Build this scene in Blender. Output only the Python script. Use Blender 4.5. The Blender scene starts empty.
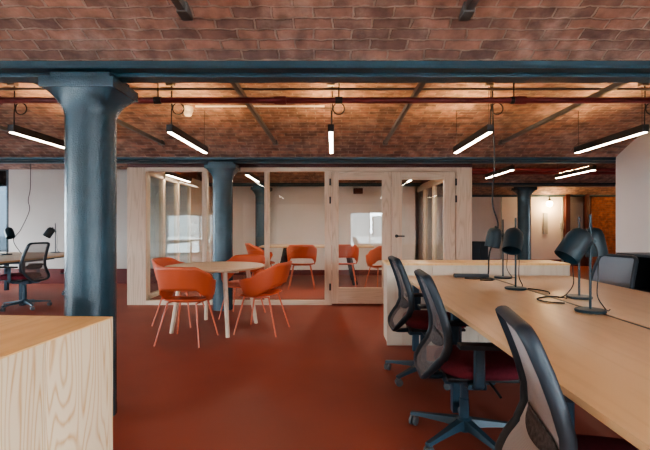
import bpy, bmesh, math, random
from mathutils import Vector, Matrix, Euler
random.seed(7)
S = bpy.context.scene
C = S.collection
PI = math.pi
R = math.radians

# ------------------------------------------------------------------ materials
def new_mat(name):
    m = bpy.data.materials.new(name); m.use_nodes = True
    nt = m.node_tree
    b = nt.nodes['Principled BSDF']
    return m, nt, b

def N(nt, kind, **kw):
    n = nt.nodes.new(kind)
    for k, v in kw.items():
        if k.startswith('i_'):
            n.inputs[k[2:].replace('_', ' ')].default_value = v
        else:
            setattr(n, k, v)
    return n

def ramp(nt, stops):
    n = nt.nodes.new('ShaderNodeValToRGB')
    e = n.color_ramp.elements
    while len(e) < len(stops): e.new(0.5)
    for i, (p, c) in enumerate(stops):
        e[i].position = p
        e[i].color = (*c, 1) if len(c) == 3 else c
    return n

def plain(name, col, rough=0.5, metal=0.0, var=0.08, nscale=6.0, bump=0.0, bscale=80.0, coat=0.0):
    m, nt, b = new_mat(name)
    L = nt.links.new
    tc = N(nt, 'ShaderNodeTexCoord')
    nz = N(nt, 'ShaderNodeTexNoise'); nz.inputs['Scale'].default_value = nscale; nz.inputs['Detail'].default_value = 3
    L(tc.outputs['Object'], nz.inputs['Vector'])
    lo = tuple(max(0, c*(1-var)) for c in col); hi = tuple(min(1, c*(1+var)) for c in col)
    r = ramp(nt, [(0.3, lo), (0.7, hi)])
    L(nz.outputs['Fac'], r.inputs['Fac']); L(r.outputs['Color'], b.inputs['Base Color'])
    b.inputs['Roughness'].default_value = rough; b.inputs['Metallic'].default_value = metal
    b.inputs['Coat Weight'].default_value = coat
    if bump:
        n2 = N(nt, 'ShaderNodeTexNoise'); n2.inputs['Scale'].default_value = bscale; n2.inputs['Detail'].default_value = 2
        L(tc.outputs['Object'], n2.inputs['Vector'])
        bp = N(nt, 'ShaderNodeBump'); bp.inputs['Strength'].default_value = bump; bp.inputs['Distance'].default_value = 0.01
        L(n2.outputs['Fac'], bp.inputs['Height']); L(bp.outputs['Normal'], b.inputs['Normal'])
    return m

def wood(name, base, dark, scale=(7, 7, 0.7), rings=9.0, contrast=0.6, rough=0.5, streak=(60, 60, 2)):
    m, nt, b = new_mat(name)
    L = nt.links.new
    tc = N(nt, 'ShaderNodeTexCoord')
    mp = N(nt, 'ShaderNodeMapping'); mp.inputs['Scale'].default_value = scale
    L(tc.outputs['Object'], mp.inputs['Vector'])
    nz = N(nt, 'ShaderNodeTexNoise'); nz.inputs['Scale'].default_value = 1.0; nz.inputs['Detail'].default_value = 1.5
    nz.inputs['Distortion'].default_value = 0.25
    L(mp.outputs['Vector'], nz.inputs['Vector'])
    mul = N(nt, 'ShaderNodeMath', operation='MULTIPLY'); mul.inputs[1].default_value = rings
    L(nz.outputs['Fac'], mul.inputs[0])
    pp = N(nt, 'ShaderNodeMath', operation='PINGPONG'); pp.inputs[1].default_value = 0.5
    L(mul.outputs[0], pp.inputs[0])
    mp2 = N(nt, 'ShaderNodeMapping'); mp2.inputs['Scale'].default_value = streak
    L(tc.outputs['Object'], mp2.inputs['Vector'])
    n2 = N(nt, 'ShaderNodeTexNoise'); n2.inputs['Scale'].default_value = 1.0; n2.inputs['Detail'].default_value = 2
    L(mp2.outputs['Vector'], n2.inputs['Vector'])
    ad = N(nt, 'ShaderNodeMath', operation='MULTIPLY_ADD'); ad.inputs[1].default_value = 0.35; 
    L(n2.outputs['Fac'], ad.inputs[0]); L(pp.outputs[0], ad.inputs[2])
    r = ramp(nt, [(0.12, tuple(base[i]+(dark[i]-base[i])*contrast for i in range(3))), (0.42, base)])
    L(ad.outputs[0], r.inputs['Fac']); L(r.outputs['Color'], b.inputs['Base Color'])
    b.inputs['Roughness'].default_value = rough
    return m

def brick(name, c1, c2, mortar, bump=0.8, white=0.25):
    m, nt, b = new_mat(name)
    L = nt.links.new
    uv = N(nt, 'ShaderNodeUVMap'); uv.uv_map = 'UVMap'
    wob = N(nt, 'ShaderNodeTexNoise'); wob.inputs['Scale'].default_value = 11; wob.inputs['Detail'].default_value = 2
    L(uv.outputs['UV'], wob.inputs['Vector'])
    sub = N(nt, 'ShaderNodeVectorMath', operation='SUBTRACT'); sub.inputs[1].default_value = (0.5, 0.5, 0.5)
    L(wob.outputs['Color'], sub.inputs[0])
    sc = N(nt, 'ShaderNodeVectorMath', operation='SCALE'); sc.inputs['Scale'].default_value = 0.035
    L(sub.outputs[0], sc.inputs[0])
    add = N(nt, 'ShaderNodeVectorMath', operation='ADD')
    L(uv.outputs['UV'], add.inputs[0]); L(sc.outputs[0], add.inputs[1])
    bt = N(nt, 'ShaderNodeTexBrick')
    bt.inputs['Scale'].default_value = 1.0
    bt.inputs['Brick Width'].default_value = 0.222; bt.inputs['Row Height'].default_value = 0.073
    bt.inputs['Mortar Size'].default_value = 0.008; bt.inputs['Mortar Smooth'].default_value = 0.5
    bt.inputs['Bias'].default_value = -0.1
    bt.inputs['Color1'].default_value = (*c1, 1); bt.inputs['Color2'].default_value = (*c2, 1); bt.inputs['Mortar'].default_value = (*mortar, 1)
    L(add.outputs[0], bt.inputs['Vector'])
    nz = N(nt, 'ShaderNodeTexNoise'); nz.inputs['Scale'].default_value = 2.2; nz.inputs['Detail'].default_value = 8; nz.inputs['Roughness'].default_value = 0.7
    L(uv.outputs['UV'], nz.inputs['Vector'])
    r = ramp(nt, [(0.50, (0, 0, 0)), (0.74, (white, white, white))])
    L(nz.outputs['Fac'], r.inputs['Fac'])
    mx = N(nt, 'ShaderNodeMix', data_type='RGBA')
    L(r.outputs['Color'], mx.inputs['Factor']); L(bt.outputs['Color'], mx.inputs[6]); mx.inputs[7].default_value = (0.45, 0.36, 0.32, 1)
    nz2 = N(nt, 'ShaderNodeTexNoise'); nz2.inputs['Scale'].default_value = 9; nz2.inputs['Detail'].default_value = 6
    L(uv.outputs['UV'], nz2.inputs['Vector'])
    r2 = ramp(nt, [(0.3, (0.45, 0.45, 0.46)), (0.7, (1.35, 1.32, 1.3))])
    L(nz2.outputs['Fac'], r2.inputs['Fac'])
    mx2 = N(nt, 'ShaderNodeMix', data_type='RGBA', blend_type='MULTIPLY'); mx2.inputs['Factor'].default_value = 0.8
    L(mx.outputs[2], mx2.inputs[6]); L(r2.outputs['Color'], mx2.inputs[7])
    L(mx2.outputs[2], b.inputs['Base Color'])
    b.inputs['Roughness'].default_value = 0.75
    inv = N(nt, 'ShaderNodeMath', operation='MULTIPLY_ADD'); inv.inputs[1].default_value = -1.0
    L(bt.outputs['Fac'], inv.inputs[0]); L(nz2.outputs['Fac'], inv.inputs[2])
    bp = N(nt, 'ShaderNodeBump'); bp.inputs['Strength'].default_value = bump; bp.inputs['Distance'].default_value = 0.012
    L(inv.outputs[0], bp.inputs['Height']); L(bp.outputs['Normal'], b.inputs['Normal'])
    return m

def emit(name, col, s):
    m, nt, b = new_mat(name)
    nt.nodes.remove(b)
    e = N(nt, 'ShaderNodeEmission'); e.inputs['Color'].default_value = (*col, 1); e.inputs['Strength'].default_value = s
    nt.links.new(e.outputs[0], nt.nodes['Material Output'].inputs['Surface'])
    return m

def thin_glass(name, tint=(0.93, 0.96, 0.95), base=0.05, k=0.8):
    m, nt, b = new_mat(name)
    nt.nodes.remove(b); L = nt.links.new
    lw = N(nt, 'ShaderNodeLayerWeight'); lw.inputs['Blend'].default_value = 0.5
    pw = N(nt, 'ShaderNodeMath', operation='POWER'); pw.inputs[1].default_value = 4.0
    L(lw.outputs['Facing'], pw.inputs[0])
    ma = N(nt, 'ShaderNodeMath', operation='MULTIPLY_ADD'); ma.inputs[1].default_value = k; ma.inputs[2].default_value = base
    L(pw.outputs[0], ma.inputs[0])
    tr = N(nt, 'ShaderNodeBsdfTransparent'); tr.inputs['Color'].default_value = (*tint, 1)
    gl = N(nt, 'ShaderNodeBsdfGlossy'); gl.inputs['Roughness'].default_value = 0.0
    mx = N(nt, 'ShaderNodeMixShader')
    L(ma.outputs[0], mx.inputs['Fac']); L(tr.outputs[0], mx.inputs[1]); L(gl.outputs[0], mx.inputs[2])
    L(mx.outputs[0], nt.nodes['Material Output'].inputs['Surface'])
    return m

def net(name, col, see=0.45, scale=260):
    m, nt, b = new_mat(name)
    L = nt.links.new
    b.inputs['Base Color'].default_value = (*col, 1); b.inputs['Roughness'].default_value = 0.8
    tc = N(nt, 'ShaderNodeTexCoord')
    wv = N(nt, 'ShaderNodeTexWave', bands_direction='Z'); wv.inputs['Scale'].default_value = scale*0.3
    L(tc.outputs['Object'], wv.inputs['Vector'])
    r = ramp(nt, [(0.0, (see+0.12,)*3), (1.0, (max(0, see-0.12),)*3)])
    L(wv.outputs['Fac'], r.inputs['Fac'])
    tr = N(nt, 'ShaderNodeBsdfTransparent')
    mx = N(nt, 'ShaderNodeMixShader')
    L(r.outputs['Color'], mx.inputs['Fac']); L(b.outputs[0], mx.inputs[1]); L(tr.outputs[0], mx.inputs[2])
    L(mx.outputs[0], nt.nodes['Material Output'].inputs['Surface'])
    return m

M = {}
M['floor'] = plain('red floor vinyl', (0.275, 0.070, 0.047), rough=0.5, var=0.10, nscale=1.2, bump=0.02, bscale=300)
M['floor'].node_tree.nodes['Principled BSDF'].inputs['Specular IOR Level'].default_value = 0.35
M['brick'] = brick('vault brick', (0.320, 0.180, 0.140), (0.140, 0.090, 0.080), (0.30, 0.235, 0.200), white=0.65)
M['brick_wall'] = brick('wall brick', (0.42, 0.16, 0.08), (0.26, 0.10, 0.06), (0.30, 0.20, 0.15), white=0.1)
M['paint'] = plain('blue grey iron paint', (0.029, 0.070, 0.098), rough=0.19, var=0.15, nscale=5, bump=0.30, bscale=120)
M['beam'] = plain('blue grey beam paint', (0.018, 0.060, 0.088), rough=0.4, var=0.2, nscale=4, bump=0.2, bscale=40)
M['white_wall'] = plain('off white plaster', (0.62, 0.59, 0.56), rough=0.8, var=0.03, nscale=2)
M['pink_wall'] = plain('warm white plaster', (0.76, 0.68, 0.64), rough=0.8, var=0.03, nscale=2)
M['grey_wall'] = plain('cool grey plaster', (0.66, 0.66, 0.68), rough=0.8, var=0.03, nscale=2)
M['skirting'] = plain('maroon skirting paint', (0.135, 0.022, 0.022), rough=0.45)
M['red_pipe'] = plain('maroon pipe paint', (0.150, 0.022, 0.026), rough=0.35)
M['red_frame'] = plain('maroon timber paint', (0.075, 0.016, 0.013), rough=0.45)
M['timber'] = wood('pale ash timber', (0.70, 0.56, 0.44), (0.46, 0.33, 0.22), scale=(5, 5, 0.5), rings=14, contrast=0.55, rough=0.5)
M['timber_h'] = wood('pale ash timber rail', (0.70, 0.56, 0.44), (0.46, 0.33, 0.22), scale=(0.5, 5, 7), rings=14, contrast=0.5, rough=0.5, streak=(2, 60, 60))
M['ply'] = wood('fir plywood face', (0.83, 0.68, 0.48), (0.62, 0.35, 0.14), scale=(5, 6.5, 0.9), rings=26, contrast=0.9, rough=0.5, streak=(40, 50, 1.5))
M['ply_top'] = wood('plywood top', (0.86, 0.57, 0.26), (0.70, 0.41, 0.15), scale=(6, 0.8, 5), rings=7, contrast=0.6, rough=0.42, streak=(40, 2, 40))
M['ply_edge'] = plain('plywood edge', (0.55, 0.33, 0.15), rough=0.6)
M['white_ply'] = wood('whitened plywood', (0.66, 0.58, 0.48), (0.55, 0.45, 0.34), scale=(5, 5, 0.6), rings=6, contrast=0.5, rough=0.5)
M['desk'] = wood('birch desk top', (0.62, 0.42, 0.24), (0.52, 0.33, 0.18), scale=(5, 0.6, 5), rings=6, contrast=0.5, rough=0.36, streak=(60, 3, 60))
M['table'] = wood('oak table top', (0.60, 0.42, 0.27), (0.46, 0.30, 0.18), scale=(0.8, 6, 5), rings=6, contrast=0.6, rough=0.4, streak=(3, 50, 50))
M['orange'] = plain('orange plastic shell', (0.52, 0.100, 0.040), rough=0.45, var=0.04, nscale=3)
M['coral'] = plain('coral powder coat', (0.62, 0.17, 0.10), rough=0.4)
M['black'] = plain('black plastic', (0.018, 0.021, 0.026), rough=0.45)
M['frame'] = plain('graphite blue plastic', (0.016, 0.027, 0.040), rough=0.48)
M['base'] = plain('slate blue nylon', (0.026, 0.062, 0.095), rough=0.35)
M['lamp'] = plain('dark teal lamp enamel', (0.009, 0.028, 0.040), rough=0.42)
M['lamp_in'] = plain('lamp shade inside', (0.10, 0.10, 0.10), rough=0.5)
M['maroon'] = plain('maroon seat fabric', (0.150, 0.015, 0.030), rough=0.85, var=0.15, nscale=60, bump=0.1, bscale=400)
M['net'] = net('dark chair net', (0.20, 0.17, 0.17), 0.42)
M['net_pale'] = net('pale grey chair net', (0.44, 0.43, 0.44), 0.12)
M['net_grey'] = net('blue grey chair net', (0.20, 0.24, 0.29), 0.08)
M['lumbar'] = plain('dark grey lumbar fabric', (0.07, 0.065, 0.07), rough=0.8, var=0.5, nscale=70)
M['pale'] = plain('pale grey plastic', (0.40, 0.40, 0.40), rough=0.5)
M['castergrey'] = plain('caster grey', (0.10, 0.12, 0.14), rough=0.4)
M['bronze'] = plain('dark bronze housing', (0.020, 0.019, 0.019), rough=0.4)
M['wire'] = plain('black flex', (0.010, 0.010, 0.011), rough=0.5)
M['steel'] = plain('galvanised conduit', (0.22, 0.21, 0.20), rough=0.4, metal=0.7)
M['rod'] = plain('grey iron tie rod', (0.085, 0.088, 0.092), rough=0.5)
M['whiteplastic'] = plain('white plastic', (0.75, 0.72, 0.68), rough=0.4)
M['glass'] = thin_glass('partition glass')
M['winglass'] = thin_glass('window glass', base=0.04)
M['down'] = emit('lamp diffuser', (1.0, 0.84, 0.66), 28.0)
M['up'] = emit('lamp uplight', (1.0, 0.62, 0.29), 150.0)
M['bulb'] = emit('wall lamp glow', (1.0, 0.74, 0.38), 40.0)
M['dimmed_glass'] = thin_glass('darkened window glass', tint=(0.10, 0.115, 0.125), base=0.04)  # tint darkened so the sky behind this window looks less bright
M['ground'] = plain('pale quay paving', (0.45, 0.45, 0.44), rough=0.9, nscale=0.4)
M['far'] = plain('far quay masonry', (0.16, 0.17, 0.17), rough=0.9, nscale=0.3, var=0.4)

# ------------------------------------------------------------------ mesh helpers
def bm_new(): return bmesh.new()

def box(bm, x0, x1, y0, y1, z0, z1, bev=0.0, mat=None):
    t = bmesh.new()
    bmesh.ops.create_cube(t, size=1.0)
    for v in t.verts:
        v.co = Vector(((x0+x1)/2 + v.co.x*(x1-x0), (y0+y1)/2 + v.co.y*(y1-y0), (z0+z1)/2 + v.co.z*(z1-z0)))
    if bev > 0:
        bmesh.ops.bevel(t, geom=t.edges[:], offset=bev, segments=2, affect='EDGES', profile=0.7)
    if mat is not None: bmesh.ops.transform(t, matrix=mat, verts=t.verts)
    merge(bm, t)

def merge(bm, t):
    me = bpy.data.meshes.new('tmp'); t.to_mesh(me); t.free()
    bm.from_mesh(me); bpy.data.meshes.remove(me)

def tube(bm, pts, r, seg=10, closed=False, r2=None, cap=True, up=None):
    """sweep an elliptical section (r across, r2 along the up-ish normal) through pts; r may be a list"""
    pts = [Vector(p) for p in pts]; n = len(pts)
    rr = r if isinstance(r, (list, tuple)) else [r]*n
    rings = []
    prev = None
    for i in range(n):
        if closed: d = pts[(i+1) % n]-pts[i-1]
        else: d = pts[min(i+1, n-1)]-pts[max(i-1, 0)]
        d.normalize()
        if up is not None:
            a = d.cross(Vector(up))
            if a.length < 1e-4: a = d.orthogonal()
        elif prev is None: a = d.orthogonal()
        else:
            a = prev - d*prev.dot(d)
            if a.length < 1e-5: a = d.orthogonal()
        a.normalize(); prev = a
        b2 = d.cross(a)
        ra = rr[i]; rb = ra if r2 is None else r2
        rings.append([bm.verts.new(pts[i]+a*math.cos(2*PI*k/seg)*ra+b2*math.sin(2*PI*k/seg)*rb) for k in range(seg)])
    m = n if closed else n-1
    for i in range(m):
        A, B = rings[i], rings[(i+1) % n]
        for k in range(seg):
            bm.faces.new((A[k], A[(k+1) % seg], B[(k+1) % seg], B[k]))
    if cap and not closed:
        bm.faces.new(rings[0][::-1]); bm.faces.new(rings[-1])

def lathe(bm, prof, seg=32, center=(0, 0, 0), mat=None, cap0=False, cap1=False):
    t = bmesh.new(); rings = []
    for (r, z) in prof:
        if r < 1e-5: rings.append([t.verts.new((0, 0, z))])
        else: rings.append([t.verts.new((r*math.cos(2*PI*k/seg), r*math.sin(2*PI*k/seg), z)) for k in range(seg)])
    for A, B in zip(rings, rings[1:]):
        for k in range(seg):
            k2 = (k+1) % seg
            if len(A) == 1 and len(B) == 1: continue
            if len(A) == 1: t.faces.new((A[0], B[k2], B[k]))
            elif len(B) == 1: t.faces.new((A[k], A[k2], B[0]))
            else: t.faces.new((A[k], A[k2], B[k2], B[k]))
    if cap0 and len(rings[0]) > 1: t.faces.new(rings[0][::-1])
    if cap1 and len(rings[-1]) > 1: t.faces.new(rings[-1])
    if mat is not None: bmesh.ops.transform(t, matrix=mat, verts=t.verts)
    bmesh.ops.translate(t, vec=center, verts=t.verts)
    merge(bm, t)

def prism(bm, prof, axis, a, b):
    """extrude a closed 2-D outline along an axis ('x': prof=(y,z), 'y': (x,z), 'z': (x,y))"""
    def P(u, v, w):
        return {'x': (w, u, v), 'y': (u, w, v), 'z': (u, v, w)}[axis]
    A = [bm.verts.new(P(u, v, a)) for u, v in prof]; B = [bm.verts.new(P(u, v, b)) for u, v in prof]
    n = len(prof)
    for i in range(n): bm.faces.new((A[i], A[(i+1) % n], B[(i+1) % n], B[i]))
    bm.faces.new(A[::-1]); bm.faces.new(B)

def grid(bm, fn, nu, nv, closed_u=False):
    V = [[bm.verts.new(fn(i/nu, j/nv)) for j in range(nv+1)] for i in range(nu if closed_u else nu+1)]
    for i in range(nu):
        for j in range(nv):
            A, B = V[i], V[(i+1) % len(V)]
            bm.faces.new((A[j], B[j], B[j+1], A[j+1]))
    return V

def obj(name, bm, mat, parent=None, smooth=True, angle=35, solid=0.0, sub=0, loc=None):
    bmesh.ops.recalc_face_normals(bm, faces=bm.faces[:])
    me = bpy.data.meshes.new(name); bm.to_mesh(me); bm.free()
    me.materials.append(mat if not isinstance(mat, str) else M[mat])
    if smooth:
        for p in me.polygons: p.use_smooth = True
        try: me.set_sharp_from_angle(angle=R(angle))
        except Exception: pass
    o = bpy.data.objects.new(name, me); C.objects.link(o)
    if parent is not None: o.parent = parent
    if loc is not None: o.location = loc
    if solid:
        md = o.modifiers.new('Solidify', 'SOLIDIFY'); md.thickness = solid; md.offset = 0
    if sub:
        md = o.modifiers.new('Subsurf', 'SUBSURF'); md.levels = sub; md.render_levels = sub
    return o

def tag(o, label, cat, group=None, kind=None):
    if label: o['label'] = label
    if cat: o['category'] = cat
    if group: o['group'] = group
    if kind: o['kind'] = kind
    return o

def thing(name, label, cat, loc=(0, 0, 0), rot=0.0, group=None, kind=None):
    o = bpy.data.objects.new(name, None); C.objects.link(o)
    o.empty_display_size = 0.1
    o.location = loc; o.rotation_euler = (0, 0, rot)
    return tag(o, label, cat, group, kind)

def struct(name, bm, mat, label=None, parent=None, **kw):
    o = obj(name, bm, mat, parent, **kw)
    if parent is None: o['kind'] = 'structure'
    if label: o['label'] = label
    return o

def dup(root, loc, rot, label, group=None):
    r = root.copy(); C.objects.link(r); r.location = loc; r.rotation_euler = (0, 0, rot); r['label'] = label
    if group: r['group'] = group
    for ch in list(root.children):
        c = ch.copy(); C.objects.link(c); c.parent = r
        for g in list(ch.children):
            d = g.copy(); C.objects.link(d); d.parent = c
    return r

def smooth_path(pts, n=6):
    """Catmull-Rom through pts"""
    P = [Vector(p) for p in pts]; out = []
    for i in range(len(P)-1):
        p0 = P[max(i-1, 0)]; p1 = P[i]; p2 = P[i+1]; p3 = P[min(i+2, len(P)-1)]
        for k in range(n):
            t = k/n
            out.append(0.5*((2*p1)+(p2-p0)*t+(2*p0-5*p1+4*p2-p3)*t*t+(3*p1-p0-3*p2+p3)*t**3))
    out.append(P[-1]); return out

# ------------------------------------------------------------------ the shell
BEAMS = [-4.46, -0.84, 2.78, 6.40, 10.02, 13.64]
HB, HF, RISE, HW = 2.243, 2.280, 0.42, 0.155
XL, XR, XRW = -10.0, 10.0, 4.2
Y0, Y1 = -4.46, 13.7

def vault_h(y):
    for a, b in zip(BEAMS, BEAMS[1:]):
        if a+HW <= y <= b-HW:
            c = (a+b)/2; w = (b-a)/2-HW
            rad = (w*w+RISE*RISE)/(2*RISE)
            return HF+math.sqrt(rad*rad-(y-c)**2)-(rad-RISE)
    return HF

for i, (a, b) in enumerate(zip(BEAMS, BEAMS[1:])):
    x1 = XRW+0.1 if i < 3 and i < 2 else XR
    bm = bm_new(); uvl = bm.loops.layers.uv.new('UVMap')
    n = 36; ya, yb = a+HW, b-HW
    ys = [ya+(yb-ya)*k/n for k in range(n+1)]
    acc = [0.0]
    for k in range(n): acc.append(acc[-1]+math.hypot(ys[k+1]-ys[k], vault_h(ys[k+1])-vault_h(ys[k])))
    xs = [XL, x1]
    rows = [[bm.verts.new((x, y, vault_h(y))) for x in xs] for y in ys]
    for k in range(n):
        f = bm.faces.new((rows[k][0], rows[k][1], rows[k+1][1], rows[k+1][0]))
        for l, (u, v) in zip(f.loops, ((xs[0], acc[k]), (xs[1], acc[k]), (xs[1], acc[k+1]), (xs[0], acc[k+1]))):
            l[uvl].uv = (u, v)
    struct('ceiling', bm, 'brick', 'shallow red brick vault spanning between blue iron beams', angle=60)

for i, y in enumerate(BEAMS):
    x1 = XRW+0.1 if i < 3 else XR
    bm = bm_new()
    prof = [(y-HW-0.01, HF+0.012), (y-HW-0.01, HB+0.012), (y-HW+0.0, HB), (y-0.075, HB), (y-0.06, HB-0.010), (y-0.055, HB-0.020),
            (y+0.055, HB-0.020), (y+0.06, HB-0.010), (y+0.075, HB+0.004), (y+HW-0.02, HB+0.02), (y+HW+0.01, HB+0.03), (y+HW+0.01, HF+0.012),
            (y+0.10, HF+0.03), (y+0.10, 2.78), (y-0.10, 2.78), (y-0.10, HF+0.03)]
    prism(bm, prof, 'x', XL, x1)
    struct('beam', bm, 'beam', 'blue grey painted iron beam running across the room under the brick', angle=20)

bm = bm_new(); box(bm, XL, XR, Y0, Y1, -0.12, 0.0)
struct('floor', bm, 'floor', 'smooth brick red floor', smooth=False)
bm = bm_new(); box(bm, -2.98, 2.06, 6.84, 10.3, -0.02, 0.08)
struct('floor_inner', bm, 'floor', 'brick red floor of the glazed meeting room', smooth=False)

def wall_run(name, axis, fixed, thick, a, b, h, openings, mat, label=None):
    """wall along x ('x', at y=fixed) or along y; openings = (u0,u1,z0,z1)"""
    bm = bm_new(); us = sorted({a, b, *[o[0] for o in openings], *[o[1] for o in openings]})
    for u0, u1 in zip(us, us[1:]):
        op = [o for o in openings if o[0] <= u0+1e-6 and o[1] >= u1-1e-6]
        spans = [(0.0, h)]
        if op: spans = [(0.0, op[0][2]), (op[0][3], h)]
        for z0, z1 in spans:
            if z1-z0 < 1e-3: continue
            if axis == 'x': box(bm, u0, u1, fixed, fixed+thick, z0, z1)
            else: box(bm, fixed, fixed+thick, u0, u1, z0, z1)
    return struct(name, bm, mat, label, smooth=False)

WH = 2.9
rear_win = [(-7.2, -4.3, 0.10, 1.80), (0.72, 2.45, 0.38, 1.90)]
left_win = [(-3.6, -2.0, 0.5, 2.1), (-0.2, 1.6, 0.5, 2.1), (6.9, 8.7, 0.5, 2.1)]
added_right_win = [(7.4, 8.4, 0.8, 1.8)]  # unseen opening, added to bring daylight to the far right
side_win = [(-3.3, -1.5, 0.5, 2.1)]
far_win = [(-9.2, -7.18, 0.70, 2.55)]
wall_run('wall_rear', 'x', Y0-0.25, 0.25, XL, XRW+0.3, WH, rear_win, 'white_wall')
wall_run('wall_left', 'y', XL-0.25, 0.25, Y0, 9.55, WH, left_win, 'white_wall')
wall_run('wall_back', 'x', 9.3, 0.25, XL, -3.02, WH, far_win, 'white_wall', 'off white plaster wall behind the left desks')
wall_run('wall_right', 'y', XRW, 0.3, Y0, 6.12, WH, side_win, 'grey_wall', 'pale grey plaster wall on the right meeting the vault')
wall_run('wall_return', 'x', 6.12, 0.12, XRW, XR, WH, [], 'grey_wall')
wall_run('wall_meeting', 'x', 10.3, 0.2, -3.4, 2.12, WH, [], 'pink_wall', 'warm white back wall of the meeting room')
wall_run('wall_far', 'x', 13.64, 0.25, 2.0, 8.36, WH, [], 'pink_wall', 'warm white plaster wall at the far end of the room')
wall_run('wall_end', 'y', XR, 0.2, 6.1, 13.9, WH, added_right_win, 'pink_wall')
wall_run('wall_inner', 'y', 2.02, 0.1, 10.3, 13.9, WH, [], 'pink_wall')
# brick piece of the far wall
bm = bm_new(); uvl = bm.loops.layers.uv.new('UVMap')
box(bm, 8.36, XR, 13.60, 13.89, 0, WH)
for f in bm.faces:
    for l in f.loops: l[bm.loops.layers.uv.verify()].uv = (l.vert.co.x+l.vert.co.y, l.vert.co.z)
struct('wall_brick', bm, 'brick_wall', 'exposed orange brick wall beside the maroon door frame', smooth=False)
# skirting
def skirt(name, x0, x1, y0, y1, h, label=None):
    bm = bm_new(); box(bm, x0, x1, y0, y1, 0, h, 0.006); struct(name, bm, 'skirting', label)
skirt('baseboard_back', XL, -3.05, 9.27, 9.30, 0.33, 'tall maroon skirting along the back wall')
skirt('baseboard_left', XL, XL+0.03, Y0, 9.27, 0.33)
skirt('baseboard_right', XRW-0.02, XRW, Y0, 6.12, 0.16)
skirt('baseboard_far', 2.12, 8.36, 13.61, 13.64, 0.20)
skirt('baseboard_meeting', -2.95, 2.05, 10.27, 10.30, 0.20)

def window(name, axis, fixed, u0, u1, z0, z1, nm, label=None, mat='frame', glass='winglass'):
    w = thing(name, label, None); w['kind'] = 'structure'
    f = bm_new(); t = 0.05
    def B(bm, a, b, c, d, o0=-0.03, o1=0.03):
        if axis == 'x': box(bm, a, b, fixed+o0, fixed+o1, c, d)
        else: box(bm, fixed+o0, fixed+o1, a, b, c, d)
    B(f, u0, u0+t, z0, z1); B(f, u1-t, u1, z0, z1); B(f, u0+t, u1-t, z0, z0+t); B(f, u0+t, u1-t, z1-t, z1)
    for k in range(1, nm):
        u = u0+(u1-u0)*k/nm; B(f, u-0.02, u+0.02, z0+t, z1-t)
    obj('window_frame', f, mat, w, smooth=False)
    g = bm_new(); B(g, u0+t, u1-t, z0+t, z1-t, -0.004, 0.004)
    obj('pane', g, glass, w, smooth=False)
    # daylight portal in the opening
    ld = bpy.data.lights.new('daylight', 'AREA'); ld.shape = 'RECTANGLE'; ld.size = u1-u0; ld.size_y = z1-z0
    ld.cycles.is_portal = True
    lo = bpy.data.objects.new('daylight', ld); C.objects.link(lo)
    c = (u0+u1)/2; zc = (z0+z1)/2
    return lo, c, zc
k = 0
for (u0, u1, z0, z1) in rear_win:
    k += 1
    lo, c, zc = window('window_%d' % k, 'x', Y0-0.12, u0, u1, z0, z1, 2)
    lo.location = (c, Y0-0.06, zc); lo.rotation_euler = (R(90), 0, 0); 
for (u0, u1, z0, z1) in left_win:
    k += 1
    lo, c, zc = window('window_%d' % k, 'y', XL-0.12, u0, u1, z0, z1, 2)
    lo.location = (XL-0.06, c, zc); lo.rotation_euler = (R(90), 0, R(-90))
for (u0, u1, z0, z1) in added_right_win:
    k += 1
    lo, c, zc = window('window_%d' % k, 'y', XR+0.1, u0, u1, z0, z1, 2)
    lo.location = (XR+0.03, c, zc); lo.rotation_euler = (R(90), 0, R(90))
for (u0, u1, z0, z1) in side_win:
    k += 1
    lo, c, zc = window('window_%d' % k, 'y', XRW+0.16, u0, u1, z0, z1, 2)
    lo.location = (XRW+0.03, c, zc); lo.rotation_euler = (R(90), 0, R(90))
for (u0, u1, z0, z1) in far_win:
    k += 1
    lo, c, zc = window('window_%d' % k, 'x', 9.33, u0, u1, z0, z1, 2, 'dark framed window at the far left end of the back wall', glass='dimmed_glass')
    lo.location = (c, 9.28, zc); lo.rotation_euler = (R(90), 0, R(180))

# outside: paving and the far side of the basin
bm = bm_new(); box(bm, -90, 90, -90, 70, -0.9, -0.35)
struct('ground', bm, 'ground', smooth=False)
bm = bm_new()
for kx in range(-9, 9):
    hh = 3.0+2.5*random.random()
    box(bm, kx*7.0, kx*7.0+6.2, -62, -58, -0.4, hh)
struct('skyline', bm, 'far', smooth=False)

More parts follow.
